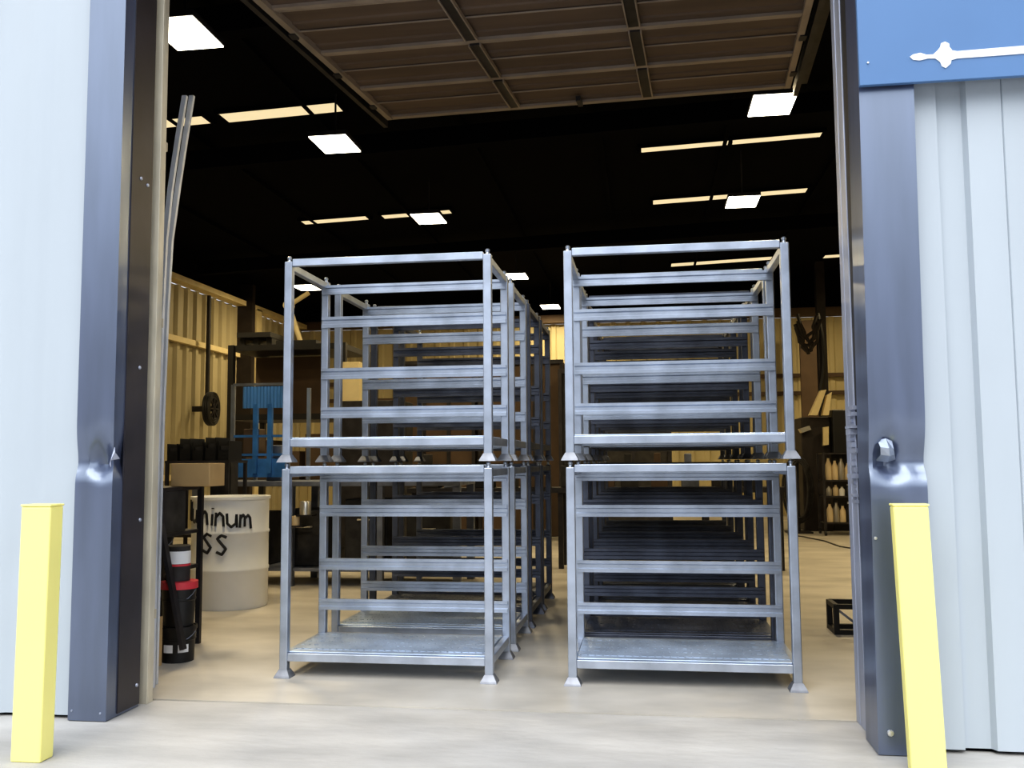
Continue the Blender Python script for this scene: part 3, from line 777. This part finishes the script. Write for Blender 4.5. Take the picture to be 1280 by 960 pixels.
# ------------------------------------------------------------------ right side
t = thing('building_column', 'dark steel column standing free right of the right racks', 'column')
a = at(1025, 640, 2, 0); Yc = 22.3
q = at(1026, 400, 1, Yc)
bm = B(); box(bm, q.x-.1, q.x+.1, Yc-.1, Yc-.085, 0, 6.1); box(bm, q.x-.1, q.x+.1, Yc+.085, Yc+.1, 0, 6.1); box(bm, q.x-.01, q.x+.01, Yc-.085, Yc+.085, 0, 6.1)
obj('shaft', bm, 'browncol', t)
bm = B(); box(bm, q.x-.18, q.x+.18, Yc-.18, Yc+.18, 0, .02); obj('base_plate', bm, 'browncol', t)
pbox('sliding_door', 1002, 400, 1022, 500, 24.5, .1, 'brown', 'tall brown door panel leaning at the tan back wall beside the column', 'panel', lift=0.001)
# draped duct / hoses on column
t = thing('cable_bundle', 'tangled dark cables hanging beside the steel column', 'cables')
rr = random.Random(8)
for k in range(5):
    pts = [at(996+rr.uniform(-2, 4)+s*26+rr.uniform(-2, 2), 395+k*5+math.sin(s*math.pi)*28+rr.uniform(-3, 3), 1, Yc-.2) for s in [i/8 for i in range(9)]]
    bm = B(); tube(bm, pts, .045, 6); obj('cable', bm, 'browncol', t, smooth=True)
bm = B(); tube(bm, [at(1022+8*math.sin(s*3), 392+s*110, 1, Yc-.16) for s in [i/8 for i in range(9)]], .05, 6); obj('cable', bm, 'black', t, smooth=True)
# cream machine cover
t = thing('press_brake', 'dark machine with slanted cream guards right of the right racks', 'machine')
Ym = 20.0
def poly(px, dep, m, name, Y=Ym):
    p = [at(x, y, 1, Y) for x, y in px]
    bm = B(); a = [bm.verts.new(v_) for v_ in p]; b = [bm.verts.new(v_+Vector((0, dep, 0))) for v_ in p]
    bm.faces.new(a); bm.faces.new(b[::-1])
    for i in range(len(p)): bm.faces.new((a[i], b[i], b[(i+1) % len(p)], a[(i+1) % len(p)]))
    return obj(name, bm, m, t)
poly([(1026, 488), (1033, 487), (1022, 519), (1012, 519)], .2, 'cream', 'guard')
poly([(1034, 494), (1040, 490), (1036, 519), (1028, 519)], .2, 'cream', 'guard')
poly([(1000, 536), (1012, 532), (1014, 537), (1003, 541)], .3, 'weld', 'nozzle')
b0 = at(1040, 512, 1, Ym); b1 = at(1085, 566, 1, Ym)
bm = B(); box(bm, b0.x, b1.x, Ym, Ym+1.2, 1.6, b0.z); obj('head', bm, 'black', t, bevel=.03)
b2 = at(1003, 521, 1, Ym)
bm = B(); box(bm, b2.x, b0.x, Ym+.2, Ym+1.2, .0, b2.z); obj('body', bm, 'browncol', t, bevel=.03)
bm = B(); box(bm, b0.x, b1.x, Ym+.3, Ym+1.2, 0, 1.6); obj('base', bm, 'black', t)
poly([(1029, 534), (1036, 533), (1036, 556), (1029, 557)], .1, 'cream', 'control_box')
# hose coil hanging (wheel shape) right of racks
q = at(998, 612, 1, 19.6)
t = thing('coiled_hose', 'large dark hose coil hanging beside the right rack post', 'hose', (q.x, 19.6, q.z))
for k in range(4):
    bm = B(); r1 = .18+.04*k; tube(bm, [(r1*1.0*math.cos(2*math.pi*j/24), .05*k-.08, (r1+.38)*math.sin(2*math.pi*j/24)) for j in range(24)], .024, 6, closed=True); obj('loop', bm, 'blackrub', t, smooth=True)
bm = B(); bar(bm, (0, .16, -q.z), (0, .16, .8), .08); bar(bm, (0, .16, .6), (0, -.12, .6), .06); box(bm, -.25, .25, -.1, .4, -q.z, -q.z+.03); obj('stand', bm, 'darksteel', t)
# supply cart with bottles
Ys = 19.0
t = thing('supply_cart', 'dark supply cart with three shelves of cans by the right jamb', 'cart')
c0 = at(1030, 600, 1, Ys); c1 = at(1100, 600, 1, Ys)
zs = [at(1040, y_, 1, Ys).z for y_ in (600, 620, 653)]
zt = at(1040, 566, 1, Ys).z
for z_ in zs+[zt]:
    bm = B(); box(bm, c0.x, c1.x, Ys, Ys+.6, z_-.03, z_); obj('shelf', bm, 'darksteel', t)
for x_ in (c0.x, c1.x):
    for y_ in (Ys, Ys+.6):
        bm = B(); bar(bm, (x_, y_, .1), (x_, y_, zt), .045); obj('post', bm, 'darksteel', t)
        bm = B(); tube(bm, [(x_-.02, y_, .05), (x_+.02, y_, .05)], .05, 14); obj('caster', bm, 'black', t)
def bottle(px, Y, z, r, h, m, label):
    r *= 1.35; h *= 1.4
    q = at(px, 600, 1, Y); tt = thing('bottle', label, 'bottle', (q.x, Y, z), group='cans and bottles on the supply cart')
    bm = B(); lathe(bm, [(0, 0), (r, 0), (r, h*.62), (r*.45, h*.8), (r*.42, h*.9), (0, h*.9)], 18); obj('bottle_body', bm, m, tt, smooth=True)
    bm = B(); lathe(bm, [(0, h*.9), (r*.5, h*.9), (r*.5, h), (0, h)], 12); obj('cap', bm, 'black' if m != 'black' else 'label', tt, smooth=True)
xs_ = (1036, 1044, 1052, 1060, 1068)
nm = ['left end', 'second place', 'middle', 'fourth place', 'jamb end']
for i, px in enumerate(xs_):
    bottle(px, Ys+.14, zs[0], .045, (.34, .30, .33, .26, .31)[i], ('bottle', 'bottle', 'amber', 'bottle', 'label')[i], 'pale bottle on the top shelf of the supply cart, %s' % nm[i])
for i, px in enumerate(xs_):
    bottle(px, Ys+.14, zs[1], .04, (.15, .17, .14, .16, .15)[i], ('amber', 'bottle', 'label', 'black', 'steel_dull')[i], 'short can on the middle shelf of the supply cart, %s' % nm[i])
for i, px in enumerate(xs_):
    bottle(px, Ys+.14, zs[2], .045, (.28, .30, .25, .28, .3)[i], ('bottle', 'amber', 'bottle', 'black', 'black')[i], 'tall bottle on the bottom shelf of the supply cart, %s' % nm[i])
# small black frame on the floor
t = thing('welded_stand', 'small black welded stand lying on the floor by the right jamb', 'frame')
p = at(1046, 793, 2, 0); x0, y0 = p.x, p.y
for (z_) in (.02, .235):
    bm = B(); bar(bm, (x0, y0, z_), (x0+.42, y0, z_), .04); bar(bm, (x0, y0+.3, z_), (x0+.42, y0+.3, z_), .04); bar(bm, (x0, y0, z_), (x0, y0+.3, z_), .04); bar(bm, (x0+.42, y0, z_), (x0+.42, y0+.3, z_), .04)
    obj('ring', bm, 'black', t)
for x_, y_ in ((0, 0), (.42, 0), (0, .3), (.42, .3)):
    bm = B(); bar(bm, (x0+x_, y0+y_, 0), (x0+x_, y0+y_, .25), .045); obj('corner_post', bm, 'black', t)
bm = B(); bar(bm, (x0, y0-.005, .22), (x0+.15, y0-.005, .1), .02); obj('brace', bm, 'steel_dull', t)
# cable on the floor
bm = B(); tube(bm, [at(x, y, 2, .012) for x, y in ((985, 668), (1005, 671), (1030, 676), (1050, 683), (1075, 687), (1100, 686))], .012, 6)
tag(obj('power_cable', bm, 'black', smooth=True), 'dark power cable curving over the tan floor right of the racks', 'cable')

# ------------------------------------------------------------------ world & daylight
w = bpy.data.worlds.new('world'); C.world = w; w.use_nodes = True; nt = w.node_tree
bg = nt.nodes['Background']; tc = nt.nodes.new('ShaderNodeTexCoord'); sp = nt.nodes.new('ShaderNodeSeparateXYZ'); cr = nt.nodes.new('ShaderNodeValToRGB')
nt.links.new(tc.outputs['Generated'], sp.inputs[0]); nt.links.new(sp.outputs['Z'], cr.inputs[0]); nt.links.new(cr.outputs[0], bg.inputs['Color'])
e = cr.color_ramp.elements; e[0].position = 0; e[0].color = (.25, .26, .28, 1); e[1].position = 1; e[1].color = (.5, .62, .85, 1)
for p, c in ((.12, (.26, .27, .30)), (.24, (.85, .93, 1.05)), (.40, (1.6, 1.7, 1.85)), (.62, (1.3, 1.4, 1.55)), (.8, (.6, .7, .9))):
    n = e.new(p); n.color = (*c, 1)
bg.inputs['Strength'].default_value = 1.25
sd = bpy.data.lights.new('soft_sun', 'SUN'); sd.energy = 1.9; sd.angle = math.radians(50); sd.color = (1, .98, .93)
so = bpy.data.objects.new('soft_sun', sd); COL.objects.link(so); so.rotation_euler = Vector((.1, 1, -1.35)).to_track_quat('-Z', 'Y').to_euler()

C.view_settings.view_transform = 'Standard'; C.view_settings.look = 'Medium High Contrast'; C.view_settings.exposure = 0
C.cycles.use_denoising = True
C.cycles.max_bounces = 8; C.cycles.diffuse_bounces = 4; C.cycles.glossy_bounces = 3
C.cycles.sample_clamp_indirect = 6
